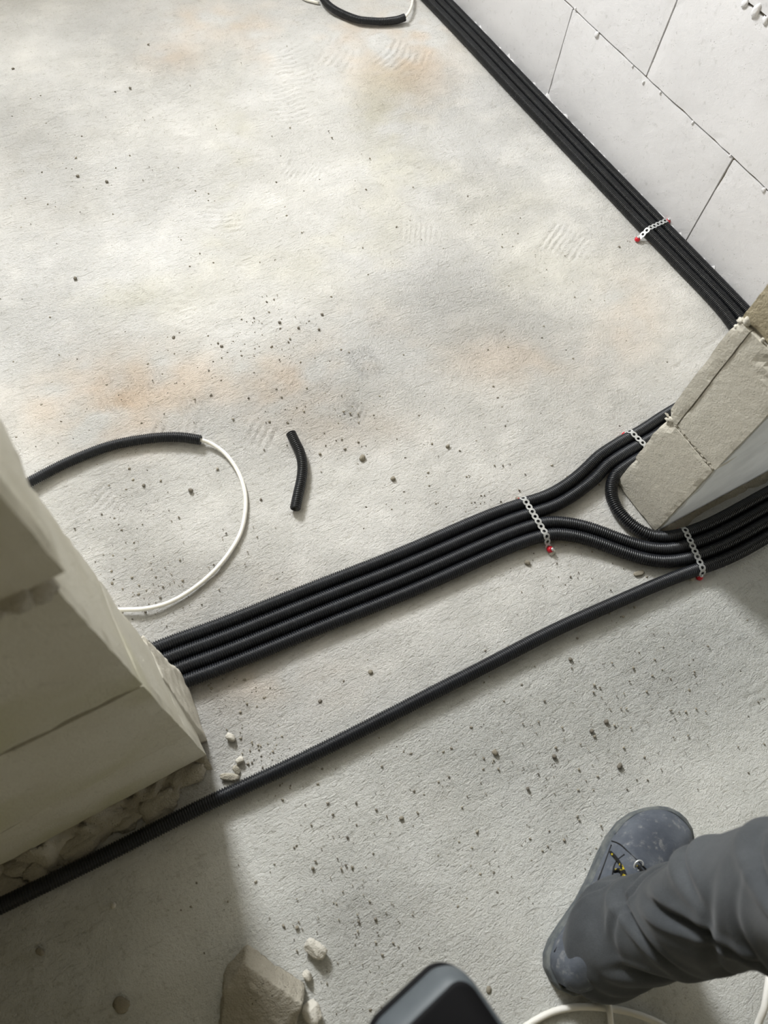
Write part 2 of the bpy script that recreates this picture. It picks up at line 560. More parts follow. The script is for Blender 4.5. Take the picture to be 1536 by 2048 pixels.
    big = field(0.30, 0.30, 11); med = field(0.07, 0.07, 12); sml = field(0.025, 0.02, 13)
    def tint(mask, col, amt):
        nonlocal C
        k = np.clip(mask, 0, 1)[..., None] * amt
        C = C * (1 - k) + np.array(srgb(*col)[:3]) * k
    tint(np.clip(0.5 + 0.45 * big + 0.2 * med, 0, 1), (196, 193, 185), .32)
    tint(np.clip(0.2 * med + 0.4 * sml + 0.1, 0, 1), (220, 218, 214), .6)
    pink = (203, 184, 164)
    nz = np.clip(0.65 + 0.35 * med + 0.25 * sml, 0, 1.2)
    for (u, v, a, b, s) in [(200, 820, 140, 70, .9), (330, 760, 140, 60, .55), (560, 770, 110, 60, .55), (700, 690, 120, 60, .35), (800, 110, 90, 90, .85),
                            (760, 70, 120, 40, .5), (440, 40, 110, 40, .55), (340, 110, 60, 30, .5), (520, 100, 30, 40, .4), (1020, 720, 130, 50, .45),
                            (1260, 640, 70, 90, .35), (450, 1200, 150, 60, .25), (560, 1370, 160, 50, .4), (870, 1600, 80, 130, .22), (950, 1850, 90, 90, .2),
                            (180, 730, 90, 50, .35), (700, 860, 120, 40, .3), (1230, 1560, 110, 110, .2)]:
        tint(blob(u, v, a, b) * nz, pink, s)
    for (u, v, a, b, s) in [(770, 240, 60, 130, .55), (470, 290, 35, 110, .6), (440, 440, 40, 90, .45), (720, 480, 90, 90, .4), (560, 520, 110, 60, .3),
                            (300, 590, 130, 40, .4), (860, 350, 60, 40, .35), (1080, 540, 150, 60, .25), (1020, 420, 90, 60, .2)]:
        tint(blob(u, v, a, b) * nz, (186, 183, 165), s)
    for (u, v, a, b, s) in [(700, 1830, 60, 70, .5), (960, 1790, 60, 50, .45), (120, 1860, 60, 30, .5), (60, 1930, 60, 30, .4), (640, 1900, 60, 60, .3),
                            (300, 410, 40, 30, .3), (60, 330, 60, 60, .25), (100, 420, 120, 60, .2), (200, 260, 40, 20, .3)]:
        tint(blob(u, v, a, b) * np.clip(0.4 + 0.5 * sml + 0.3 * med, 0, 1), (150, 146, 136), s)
    # nearer slab's colour lightened and neutralised, standing in for brighter light there
    near = 1 / (1 + np.exp((Y - 0.16) / 0.05))
    tint(near, (222, 223, 218), .8)
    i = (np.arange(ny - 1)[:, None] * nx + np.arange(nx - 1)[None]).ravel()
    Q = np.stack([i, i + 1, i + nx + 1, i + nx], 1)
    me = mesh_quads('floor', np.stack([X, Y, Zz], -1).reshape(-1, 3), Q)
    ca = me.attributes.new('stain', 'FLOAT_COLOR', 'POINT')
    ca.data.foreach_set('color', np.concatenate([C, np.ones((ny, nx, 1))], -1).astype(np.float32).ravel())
    ga = me.attributes.new('grit', 'FLOAT', 'POINT')
    ga.data.foreach_set('value', grit.astype(np.float32).ravel())
    o = link('floor', me, M['floor'])
    tag(o, 'dusty pale concrete floor with boot prints', kind='structure')
    return o
build_floor()

# ------------------------------------------------------------------ walls
def box_mesh(lo, hi, holes=None):
    lo = np.array(lo, float); hi = np.array(hi, float)
    V = [(x, y, z) for z in (lo[2], hi[2]) for y in (lo[1], hi[1]) for x in (lo[0], hi[0])]
    Fc = [(0, 2, 3, 1), (4, 5, 7, 6), (0, 1, 5, 4), (2, 6, 7, 3), (0, 4, 6, 2), (1, 3, 7, 5)]
    return V, Fc

def boxes(name, bl, mat, parent=None, kind='structure', label=None):
    V, Fc = [], []
    for lo, hi in bl:
        v, f = box_mesh(lo, hi)
        Fc += [tuple(i + len(V) for i in q) for q in f]
        V += v
    o = link(name, mesh(name, V, Fc, False), mat, parent)
    return tag(o, label, kind=kind)

# right-hand wall of the far room: mortar core with the blocks proud of it
wr = boxes('wall_right', [((XR + 0.006, YF, 0), (XR + 0.2, YB, 0.74)), ((XR, YF, 0.74), (XR + 0.2, YB, ZC))], M['joint'],
           label='white aerated concrete block wall along the conduits')
COURSE = [(0.012, 0.2445, [0.347, 0.813, 1.414, 2.014, 2.614, 2.9]), (0.2470, 0.4895, [0.347, 0.522, 1.121, 1.721, 2.321, 2.9]), (0.4925, 0.7375, [0.347, 0.86, 1.46, 2.06, 2.66, 2.9])]
s = 0
for z0, z1, js in COURSE:
    for a, b in zip(js[:-1], js[1:]):
        s += 1
        rough_box('block', (XR + random.uniform(0, .0012), a + 0.0012, z0), (XR + 0.12, b - 0.0012, z1), 0.022, 0.0022, 100 + s, M['white_block'], wr, 0.0004)
# mortar blobs squeezed from the bed joint
def lump(name, p, size, seed, mat, parent=None, sub=3, amp=0.35, flat=0.0, rot=None, smooth=True):
    bm = bmesh.new()
    bmesh.ops.create_icosphere(bm, subdivisions=sub, radius=1.0)
    V = np.array([v.co[:] for v in bm.verts])
    dsp = 1 + amp * vnoise(V, 1.1, seed) + amp * 0.5 * vnoise(V, 2.6, seed + 3)
    V = V * dsp[:, None] * np.array(size)
    if rot is not None:
        V = V @ np.array(Matrix.Rotation(rot, 3, 'Z')).T
    Fc = [[v.index for v in f.verts] for f in bm.faces]
    bm.free()
    o = link(name, mesh(name, V, Fc, smooth), mat, parent, tuple(p))
    return o
def on_x(u, v, x):
    d = RM @ np.array([(u - 768) / FPX, -(v - 1024) / FPX, -1.0])
    return np.array([0, 0, HC]) + d * (x / d[0])
for i, (u, v, sz) in enumerate([(1193, 70, .010), (1287, 165, .006), (1265, 132, .005), (1320, 185, .005), (1385, 245, .005), (1460, 312, .004), (1527, 380, .008), (1150, 18, .005), (1512, 22, .014), (1490, 6, .010), (1530, 40, .010)]):
    p = on_x(u, v, XR)
    lump('mortar_blob', p, (sz * .35, sz * .6, sz * .8), 300 + i, M['white_block'], wr, 2, .3)
# crumbly mortar bed along its foot
def ridge(name, y0, y1, x_of, wd, hh, seed, mat, parent, axis='y', n=None, amp=0.5, base=-0.003):
    L = y1 - y0
    n = n or max(8, int(L / 0.007)); m = 9
    V = []
    for i in range(n + 1):
        t = y0 + L * i / n
        for j in range(m + 1):
            q = j / m
            hgt = hh * (1 - q) ** 0.8 * 1.0
            V.append((t, q * wd, hgt))
    V = np.array(V)
    nz = vnoise(V, 70, seed) * .6 + vnoise(V, 180, seed + 1) * .4
    big = 0.75 + 0.35 * vnoise(V * np.array([1, 0, 0]), 16, seed + 2)
    V[:, 1] *= big
    V[:, 2] = V[:, 2] * (1 + amp * nz * np.where(V[:, 1] > 0, 1, .4)) * np.clip(big, .3, 2) + base * (V[:, 1] / wd) ** 2
    W = np.zeros_like(V)
    if axis == 'y':
        W[:, 0] = x_of - V[:, 1]; W[:, 1] = V[:, 0]
    else:
        W[:, 0] = V[:, 0]; W[:, 1] = x_of - V[:, 1]
    W[:, 2] = V[:, 2]
    i = (np.arange(n)[:, None] * (m + 1) + np.arange(m)[None]).ravel()
    Q = np.stack([i, i + 1, i + m + 2, i + m + 1], 1)
    if axis == 'y': Q = Q[:, ::-1]
    return link(name, mesh_quads(name, W, Q), mat, parent)
ridge('mortar_bed', 0.36, 2.88, XR + 0.001, 0.010, 0.017, 41, M['white_block'], wr, 'y', amp=.9)

# left wall (ends in the door jamb on the left of the photograph)
wl = boxes('wall_left', [((-2.5, YLN + 0.008, 0.0), (XJ - 0.008, YLF - 0.008, 0.9)), ((-2.5, YLN, 1.05), (XJ, YLF, ZC)), ((-2.5, YLN, 0.9), (-0.9, YLF, 1.05))], M['joint'],
           label='shaded aerated concrete wall ending at the left jamb')
s = 0
for z0, z1, js, dx in [(0.034, 0.2135, [-2.5, -1.7, -1.02, -0.46, XJ], 0.0), (0.217, 0.497, [-2.5, -1.4, -0.66, XJ], 0.0), (0.502, 0.770, [-2.5, -1.7, -1.02, -0.44, XJ], 0.0), (0.790, 1.05, [-2.5, -1.4, -0.7, XJ], -0.012)]:
    for a, b in zip(js[:-1], js[1:]):
        s += 1
        last = b == XJ
        rough_box('block', (a + .0015, YLN + random.uniform(0, .002), z0), (b - .0015 - (dx if last else 0), YLF, z1), 0.016, 0.0030, 200 + s,
                  M['olive_block'], wl, 0.0003)
# ragged mortar squeezed out of the upper bed joint, and the bulging bed under the lowest course
for i in range(16):
    x = XJ - 0.012 - i * 0.016
    lump('mortar_blob', (x, YLN + 0.004, 0.777 + 0.006 * math.sin(i * 1.3)), (0.013, 0.008 + .003 * math.sin(i * 2.1), 0.015), 330 + i, M['mortar'], wl, 2, .35)
ridge('mortar_bed', -1.3, XJ - 0.004, YLN + 0.03, 0.062, 0.034, 51, M['mortar'], wl, 'x', amp=1.0)
for i in range(26):
    x = XJ - .05 - i * .026 - .008 * math.sin(i * 2.3)
    lump('mortar_lump', (x, YLN - .004 - .022 * abs(math.sin(i * 1.9)), .001 + .003 * abs(math.cos(i * 2.7))), (.024 + .008 * math.sin(i * 1.3), .017 + .006 * math.sin(i * 3.1), .0065), 700 + i, M['mortar'], wl, 3, .4, rot=.5 * math.sin(i * 1.1))
# mortar patch plastered over the far lower half of the jamb
def jamb_patch():
    n, m = 26, 16
    V = []
    for i in range(n + 1):
        z = -0.004 + 0.235 * i / n
        for j in range(m + 1):
            q = j / m
            y = 0.262 + (0.012 + .058 * i / n) + (0.402 - 0.274 - .058 * i / n) * q
            prot = (0.007 + .010 * q) * (1 - i / n) ** 1.3 if j < m else -.004
            V.append((XJ - .001 + prot, y, z))
    V = np.array(V)
    V[:, 0] += 0.0016 * vnoise(V, 40, 77) + .0008 * vnoise(V, 130, 78)
    V[:, 0] = np.where(V[:, 2] > 0.228, XJ - .003, V[:, 0])
    i = (np.arange(n)[:, None] * (m + 1) + np.arange(m)[None]).ravel()
    Q = np.stack([i, i + 1, i + m + 2, i + m + 1], 1)
    o = link('mortar_patch', mesh_quads('mortar_patch', V, Q), M['grey_block'], wl)
    so = o.modifiers.new('solid', 'SOLIDIFY'); so.thickness = 0.02; so.offset = -1
jamb_patch()

# the stub of wall on the right of the doorway
wf = boxes('wall_front', [((XP + 0.008, YN + 0.008, 0.0), (XR, YF - 0.012, 0.745)), ((XP, YN, 0.745), (2.3, YF, ZC)), ((XR, YN + 0.008, 0), (2.3, YF, 0.745))], M['joint'],
           label='door-side stub of aerated concrete blocks at the right')
rough_box('block', (XP, YN, 0.004), (1.30, YF, 0.2425), 0.009, 0.0022, 401, M['grey_block'], wf, 0.0002,
          chips=[((XP, YF, .235), .026, .007), ((XP, YF, .09), .014, .003)])
rough_box('block', (XP + .001, YN - .001, 0.2475), (1.22, 0.3206, 0.4890), 0.009, 0.0011, 402, M['grey_block'], wf, 0.0002,
          chips=[((XP, YN + .02, .478), .036, .010), ((XP, YN + .055, .47), .014, .004)])
rough_box('slab', (XP - .0005, 0.3213, 0.2475), (1.22, YF + .0015, 0.4890), 0.008, 0.0012, 403, M['grey_block'], wf, 0.0004,
          chips=[((XP, YF, .25), .014, .004), ((XP, YF, .48), .014, .004)])
rough_box('block', (XP + .002, YN, 0.4935), (1.35, YF - .001, 0.7380), 0.009, 0.0034, 404, M['broken_block'], wf, 0.0008)
for a, b, z0, z1 in [(1.303, 1.9, .004, .2425), (1.9, 2.3, .004, .2425), (1.223, 1.8, .2475, .489), (1.8, 2.3, .2475, .489), (1.353, 1.95, .4935, .738), (1.95, 2.3, .4935, .738)]:
    rough_box('block', (a, YN, z0), (b, YF, z1), 0.03, 0.003, int(a * 100 + z0 * 50), M['grey_block'], wf)
def skim():
    n, m = 40, 30
    V = []
    for i in range(n + 1):
        z = .008 + .72 * i / n
        for j in range(m + 1):
            x = XP + .006 + 1.2 * (j / m) ** 1.6
            V.append((x, YN - .0022, z))
    V = np.array(V)
    V[:, 1] += .0012 * vnoise(V * np.array([.3, 1, 1]), 40, 71) + .0006 * vnoise(V, 90, 72)
    for zj in (.245, .491): V[:, 1] = np.where(np.abs(V[:, 2] - zj) < .006, V[:, 1] + .0018, V[:, 1])
    i = (np.arange(n)[:, None] * (m + 1) + np.arange(m)[None]).ravel()
    o = link('plaster_skim', mesh_quads('plaster_skim', V, np.stack([i, i + 1, i + m + 2, i + m + 1], 1)), M['skim'], wf)
    so = o.modifiers.new('solid', 'SOLIDIFY'); so.thickness = .004; so.offset = -1
skim()
for i in range(15):
    y = YN + 0.006 + i * 0.0085
    lump('mortar_blob', (XP + .003, y, 0.2450 + .002 * math.sin(i * 2.2)), (0.0026, 0.006, 0.0032 + .0014 * math.sin(i * 1.7)), 350 + i, M['mortar'], wf, 2, .4)
for i, (y, z, sz) in enumerate([(0.335, .243, .011), (0.325, .247, .008), (0.342, .236, .008), (0.343, .487, .010), (0.336, .494, .012), (0.343, .475, .008), (.30, .492, .007), (.285, .493, .006), (.268, .494, .008)]):
    lump('mortar_blob', (XP + .003, y, z), (sz * .25, sz * .6, sz * .55), 370 + i, M['grey_block'], wf, 2, .4)
ridge('mortar_bed', XP + .005, 2.2, YN + 0.012, 0.034, 0.012, 61, M['mortar'], wf, 'x', amp=.6)

# shell outside the frame: what the daylight bounces from
boxes('wall_back', [((-2.5, YB, 0), (0.01, YB + .2, ZC)), ((0.53, YB, 0), (XR + .2, YB + .2, ZC)), ((0.01, YB, 0), (0.53, YB + .2, 1.45)), ((0.01, YB, 2.45), (0.53, YB + .2, ZC))], M['joint'],
      label='far wall with the window')
boxes('window_1', [((0.01, YB + .10, 1.45), (0.05, YB + .15, 2.45)), ((0.49, YB + .10, 1.45), (0.53, YB + .15, 2.45)), ((0.01, YB + .10, 1.45), (0.53, YB + .15, 1.49)), ((0.01, YB + .10, 2.41), (0.53, YB + .15, 2.45))], M['cable'])
boxes('wall_far_left', [((-2.6, -2.0, 0), (-2.5, YB, ZC))], M['joint'])
boxes('wall_near', [((-2.5, -2.0, 0), (2.3, -1.9, ZC))], M['broken_block'])
boxes('wall_near_right', [((2.3, -2.0, 0), (2.4, YF, ZC))], M['broken_block'])
boxes('ceiling', [((-2.6, -2.0, ZC), (2.4, YB + .2, ZC + .1))], M['plaster'])

# ------------------------------------------------------------------ conduits
R25 = 0.0125
def px_path(pts, z): return [at(u, v, z) for u, v in pts]
zc = R25 + 0.0008
def far_tail(x0, yb):
    """behind the stub and then along the right-hand wall"""
    d = x0
    return [(1.02, yb + .002, zc), (1.16, yb + .012, zc), (d - .085, yb + .03, zc), (d - .022, yb + .085, zc), (d, yb + .17, zc), (d + .001, .75, zc), (d + .0, .9, zc),
            (d - .001, 1.1, zc), (d - .001, 1.3, zc), (d - .001, 1.5, zc), (d + .001, 1.7, zc), (d, 1.9, zc), (d - .002, 2.1, zc), (d - .002, 2.4, zc), (d, 2.8, zc)]
paths = {}
paths['c1'] = px_path([(120, 1382), (225, 1340), (330, 1298), (450, 1249), (640, 1171), (820, 1103), (1000, 1030), (1056, 1010), (1095, 994), (1142, 964), (1192, 922), (1250, 885), (1289, 866)], zc) + [np.array(p) for p in far_tail(1.366, .424)]
paths['c2'] = px_path([(120, 1410), (225, 1362), (330, 1322), (450, 1276), (640, 1199), (820, 1130), (1000, 1052), (1064, 1028), (1100, 1016), (1142, 994), (1192, 957), (1231, 926), (1270, 899)], zc) + [np.array(p) for p in far_tail(1.392, .397)]
paths['c3'] = px_path([(120, 1440), (225, 1392), (346, 1340), (450, 1303), (640, 1227), (820, 1155), (1000, 1073), (1076, 1048), (1118, 1045), (1173, 1053), (1231, 1075), (1281, 1094), (1328, 1101), (1367, 1097), (1415, 1086), (1454, 1066), (1536, 1020), (1640, 960), (1760, 890)], zc)
paths['c4'] = px_path([(120, 1465), (225, 1418), (367, 1358), (450, 1330), (640, 1254), (820, 1180), (1000, 1097), (1087, 1066), (1118, 1066), (1173, 1077), (1231, 1099), (1281, 1116), (1328, 1124), (1367, 1119), (1423, 1103), (1469, 1082), (1536, 1044), (1640, 984), (1760, 914)], zc)
paths['c5'] = px_path([(1760, 858), (1640, 925), (1536, 988), (1500, 1008), (1454, 1034), (1407, 1057), (1374, 1071), (1331, 1078), (1301, 1074), (1272, 1058), (1246, 1036), (1226, 1010), (1219, 980), (1224, 953), (1245, 932), (1268, 915)], zc) + [np.array(p) for p in far_tail(1.4185, .371)]
paths['c6'] = px_path([(-120, 1870), (0, 1812), (220, 1706), (441, 1592), (500, 1570), (700, 1472), (900, 1368), (1000, 1318), (1100, 1263), (1228, 1207), (1341, 1156), (1398, 1134), (1469, 1107), (1536, 1067), (1640, 1008), (1760, 938)], zc)
paths = {k: catmull(np.array(v), 0.01) for k, v in paths.items()}
keys = list(paths)
need = 2 * R25 + 0.0003
for it in range(60):
    for i, a in enumerate(keys):
        A = paths[a]; push = np.zeros_like(A)
        for b in keys:
            if b == a: continue
            B = paths[b]
            D = A[:, None, :2] - B[None, :, :2]
            dist = np.linalg.norm(D, axis=2)
            j = dist.argmin(1)
            dm = dist[np.arange(len(A)), j]
            hit = dm < need
            if hit.any():
                v = D[np.arange(len(A)), j]
                push[hit, :2] += 0.5 * v[hit] / np.maximum(dm[hit], 1e-5)[:, None] * (need - dm[hit])[:, None]
        A = A + push
        A[:, 0] = np.minimum(A[:, 0], XR - R25 - .0015)
        # keep clear of the wall stub
        ins = (A[:, 0] > XP - R25) & (A[:, 0] < 2.4) & (A[:, 1] > YN - R25 - .001) & (A[:, 1] < YF + R25 + .003)
        mid = (YN + YF) / 2
        A[:, 1] = np.where(ins & (A[:, 0] > XP + .004), np.where(A[:, 1] > mid, YF + R25 + .003, YN - R25 - .001), A[:, 1])
        paths[a] = A
    if it % 6 == 5 and it < 50:
        for a in keys: paths[a] = smooth_path(paths[a], 1)
for a in keys: paths[a] = smooth_path(paths[a], 60 if a == 'c6' else 3)
for it in range(25):
    for a in keys:
        A = paths[a]
        for b in keys:
            if b == a: continue
            D = A[:, None, :2] - paths[b][None, :, :2]
            dist = np.linalg.norm(D, axis=2); j = dist.argmin(1); dm = dist[np.arange(len(A)), j]
            hit = dm < need
            if hit.any():
                A[hit, :2] += 0.35 * D[np.arange(len(A)), j][hit] / np.maximum(dm[hit], 1e-5)[:, None] * (need - dm[hit])[:, None]
LB = {'c1': 'black corrugated conduit, uppermost of the four leaving the left jamb',
      'c2': 'black corrugated conduit, second from top of the four leaving the left jamb',
      'c3': 'black corrugated conduit, third from top of the four leaving the left jamb',
      'c4': 'black corrugated conduit, lowest of the four leaving the left jamb',
      'c5': 'black corrugated conduit hugging round the corner of the right wall stub',
      'c6': 'single black corrugated conduit crossing the floor from lower left to right'}
for k in keys:
    rr = R25
    o = corrugated('corrugated_conduit', paths[k], rr)
    tag(o, LB[k], 'conduit', 'black conduits laid across the doorway')

R20 = 0.0105
# loop at the left with its white cable
pl = catmull(np.array([at(-60, 1040, .014), at(0, 998, .014), at(67, 960, .013), at(137, 924, .0115), at(217, 893, .0112), at(292, 878, .0112), at(354, 874, .0112), at(402, 880, .0115)]), 0.008)
tag(corrugated('corrugated_conduit', pl, R20, 0.0036, hollow=(False, True)), 'short curved black conduit end with white cable, beside the left jamb', 'conduit')
pc = catmull(np.array([at(385, 878, .0115), at(402, 880.5, .0105), at(420, 886, .008), at(450, 907, .006), at(475, 941, .005), at(489, 980, .005), at(491, 1020, .0045), at(481, 1066, .0045), at(454, 1112, .0045), at(417, 1153, .0045), at(375, 1185, .005), at(333, 1207, .007), at(292, 1217, .009), at(262, 1219, .010), at(200, 1218, .010), at(150, 1200, .010)]), 0.008)
tag(cable('white_cable', pc, 0.0040, M['cable']), 'white cable curling out of the conduit beside the left jamb', 'cable')
# top loop
zt = 0.0115
pt = catmull(np.array([at(628, -60, .03), at(640, -18, .022), at(648, 0, .018), at(664, 16, .015), at(690, 30, zt), at(716, 39, zt), at(742, 42, zt), at(768, 43, zt), at(794, 40, zt), at(809, 35, .014)]), 0.008)
tag(corrugated('corrugated_conduit', pt, R20, 0.0036, hollow=(False, True)), 'curved black conduit end at the top edge, beside the white wall', 'conduit')
pt2 = catmull(np.array([at(800, 38, .0125), at(809, 35, .0140), at(818, 24, .014), at(824, 8, .013), at(823, -12, .012), at(800, -50, .008), at(730, -75, .005), at(640, -60, .005), at(590, -25, .005), at(606, -4, .005), at(622, 2, .005), at(638, 6, .005)]), 0.008)
tag(cable('white_cable', pt2, 0.0040, M['cable']), 'white cable leaving the conduit end at the top edge', 'cable')
# offcut
po = catmull(np.array([at(582, 867, R20), at(590, 884, R20), at(600, 905, R20), at(605, 930, R20), at(603, 958, R20), at(597, 985, R20), at(590, 1018, R20)]), 0.006)
tag(corrugated('conduit_offcut', po, R20, 0.0042, hollow=(True, True)), 'short bent black conduit offcut lying alone on the floor', 'offcut')

# white cables at the feet
pa = [(985, 2120), (1020, 2078), (1059, 2048), (1105, 2024), (1146, 2015), (1188, 2014), (1244, 2021), (1297, 2037), (1340, 2060), (1400, 2110), (1470, 2130), (1500, 2095), (1516, 2048), (1529, 2014), (1537, 1961), (1545, 1900)]
zz = [.005, .005, .005, .005, .006, .0075, .006, .005, .005, .006, .01, .02, .03, .04, .04, .03]
tag(cable('white_cable', catmull(np.array([at(u, v, z) for (u, v), z in zip(pa, zz)]), 0.008), 0.0048, M['cable']), 'white cable looping at the bottom edge behind the boot heel', 'cable')
pb = [(1205, 1940), (1213, 1979), (1217, 2008), (1220, 2030), (1223, 2060), (1232, 2140)]
zb = [.006, .008, .0165, .0165, .008, .005]
tag(cable('white_cable', catmull(np.array([at(u, v, z) for (u, v), z in zip(pb, zb)]), 0.008), 0.0044, M['cable']), 'greyish white cable coming from under the trouser cuff', 'cable')

# ------------------------------------------------------------------ perforated straps
def strap_mesh(P, side, wd=0.0132, pitch=0.0118, th=0.0009):
    """scalloped band with a round hole per cell, laid along P"""
    P = resample(P, 0.001)
    d = np.r_[0, np.cumsum(np.linalg.norm(np.diff(P, axis=0), axis=1))]
    L = d[-1]
    n = max(2, int(round(L / pitch)))
    pt_ = L / n
    K = 20
    V, Fc = [], []
    T = np.gradient(P, axis=0); T /= np.linalg.norm(T, axis=1)[:, None]
    side = np.array(side, float); side /= np.linalg.norm(side)
    def place(s_, q, off):
        s_ = np.clip(s_, 0, L)
        c = np.array([np.interp(s_, d, P[:, i]) for i in range(3)])
        t = np.array([np.interp(s_, d, T[:, i]) for i in range(3)]); t /= np.linalg.norm(t)
        nn = np.cross(t, side); 
        if nn[2] < 0: nn = -nn
        return c + side * q + nn * off
    for k in range(n):
        cs = (k + .5) * pt_
        b0 = len(V)
        for off in (0, th):
            for j in range(K):
                a = 2 * math.pi * j / K
                V.append(place(cs + 0.0032 * math.cos(a), 0.0032 * math.sin(a), off))
            for j in range(K):
                a = 2 * math.pi * j / K
                ca, sa = math.cos(a), math.sin(a)
                # outer cell outline: a disc joined to its neighbours by a narrower waist
                x = (pt_ / 2) * max(-1, min(1, ca * 1.35))
                y = wd / 2 * sa * (1.0 if abs(sa) > .75 else 1.0)
                if abs(ca) * 1.35 >= 1: y = math.copysign(min(abs(wd / 2 * .62), max(abs(sa) * wd * .75, 0)), sa)
                V.append(place(cs + x, y, off))
        for j in range(K):
            j2 = (j + 1) % K
            i0, o0, i1, o1 = b0, b0 + K, b0 + 2 * K, b0 + 3 * K
            Fc += [(i1 + j, i1 + j2, o1 + j2, o1 + j), (i0 + j, o0 + j, o0 + j2, i0 + j2), (i1 + j, i0 + j, i0 + j2, i1 + j2), (o1 + j, o1 + j2, o0 + j2, o0 + j)]
    return mesh('band', V, Fc, False)

def lathe(prof, seg=20):
    V, Fc = [], []
    for (r, z) in prof:
        for j in range(seg):
            a = 2 * math.pi * j / seg
            V.append((r * math.cos(a), r * math.sin(a), z))
    n = len(prof)
    for i in range(n - 1):
        for j in range(seg):
            Fc.append((i * seg + j, i * seg + (j + 1) % seg, (i + 1) * seg + (j + 1) % seg, (i + 1) * seg + j))
    V += [(0, 0, prof[0][1]), (0, 0, prof[-1][1])]
    for j in range(seg):
        Fc.append(((j + 1) % seg, j, n * seg))
        Fc.append(((n - 1) * seg + j, (n - 1) * seg + (j + 1) % seg, n * seg + 1))
    return V, Fc

def strap(a, b, label, zb=None, fine=None):
    a = np.array(a, float); b = np.array(b, float)
    root = empty('perforated_strap', tuple((a + b) / 2 * np.array([1, 1, 0])), label, 'strap', 'steel straps pinning the conduits down')
    off = np.array(root.location)
    d = (b - a) / np.linalg.norm(b - a)
    L = np.linalg.norm(b - a)
    # contact profile: floor height near the pins, over the tops of the conduits between
    ss = np.linspace(0, L, 120)
    pts = a[None] + d[None] * ss[:, None]
    top = np.full(len(ss), 0.0022)
    for k in keys:
        Q = paths[k]
        dist = np.linalg.norm(pts[:, None, :2] - Q[None, :, :2], axis=2).min(1)
        inside = dist < R25
        top = np.maximum(top, np.where(inside, zc + np.sqrt(np.maximum(R25 ** 2 - dist ** 2, 0)) + 0.0012, 0))
    if zb: top[-14:] = np.maximum(top[-14:], zb)
    # taut band: upper hull of the contact profile
    hull = []
    for p in zip(ss, top):
        while len(hull) >= 2 and (hull[-1][0] - hull[-2][0]) * (p[1] - hull[-2][1]) - (hull[-1][1] - hull[-2][1]) * (p[0] - hull[-2][0]) >= 0:
            hull.pop()
        hull.append(p)
    hx, hz = zip(*hull)
    zz_ = 0.5 * np.interp(ss, hx, hz) + 0.5 * np.maximum(top, np.interp(ss, hx, hz) - 0.0015)
    for _ in range(3): zz_[1:-1] = np.maximum(.25 * zz_[:-2] + .5 * zz_[1:-1] + .25 * zz_[2:], top[1:-1] * .98)
    P = np.column_stack([pts[:, :2], zz_]) - off
    side = np.array([-d[1], d[0], 0])
    link('band', strap_mesh(P, side), M['steel'], root)
    for e, p in ((0, a), (1, b)):
        q = Vector((p[0], p[1], zb - .004 if (zb and e == 1) else 0)) - Vector(off)
        V, Fc = lathe([(0.0066, 0.0030), (0.0068, 0.0050), (0.0058, 0.0085), (0.0042, 0.0110), (0.0040, 0.0110), (0.0018, 0.0112)], 18)
        cap = link('pin_collar', mesh('pin_collar', V, Fc), M['red'], root, q)
        if fine is not None and e in fine: cap.rotation_euler = (0.5, 0.3, 0)
        V, Fc = lathe([(0.0016, -0.010), (0.0016, 0.0112), (0.0034, 0.0115), (0.0036, 0.0128), (0.0020, 0.0140), (0.0005, 0.0142)], 14)
        link('pin', mesh('pin', V, Fc), M['steel'], cap)
    return root
strap(at(1274, 480, .003), on_x(1327, 459, XR - .002), 'perforated steel strap holding the conduits against the white wall', zb=.017)
strap(at(1039, 1003, .003), at(1097, 1098, .003), 'perforated steel strap over four conduits in the middle of the doorway', fine=(1,))
s3b = at(1306, 925, .003)
strap(at(1249, 871, .003), np.array([s3b[0] - .0, YF + .002, .003]) if False else at(1297, 918, .003), 'perforated steel strap half hidden behind the right wall stub')
strap(at(1356, 1061, .003), at(1398, 1155, .003), 'perforated steel strap over conduits near the right frame edge', fine=(0,))

# ------------------------------------------------------------------ rubble, chips, pebbles
def rubble(name, p, size, seed, mat, label, cat, rot=0.0, sub=4, amp=.07, box=3.2, group=None, tilt=(0, 0)):
    """angular broken lump: rounded box pushed about by noise, flat cuts"""
    r = np.random.RandomState(seed)
    bm = bmesh.new()
    bmesh.ops.create_icosphere(bm, subdivisions=sub, radius=1.0)
    V = np.array([v.co[:] for v in bm.verts]); Fc = [[v.index for v in f.verts] for f in bm.faces]
    bm.free()
    V = V / (np.abs(V) ** box).sum(1)[:, None] ** (1 / box)
    for _ in range(6):
        n_ = r.normal(size=3); n_ /= np.linalg.norm(n_)
        lim = r.uniform(.80, 1.12)
        ov = np.maximum(V @ n_ - lim, 0)
        V -= ov[:, None] * n_
    V *= (1 + amp * vnoise(V, 2.2, seed) + amp * .6 * vnoise(V, 6, seed + 1))[:, None]
    V *= np.array(size)
    Rt = Matrix.Rotation(rot, 3, 'Z') @ Matrix.Rotation(tilt[0], 3, 'X') @ Matrix.Rotation(tilt[1], 3, 'Y')
    V = V @ np.array(Rt).T
    V[:, 2] -= V[:, 2].min()
    V[:, 2] = np.maximum(V[:, 2], 0.0)
    o = link(name, mesh(name, V, Fc, True), mat, None, (p[0], p[1], -0.0022))
    return tag(o, label, cat, group)

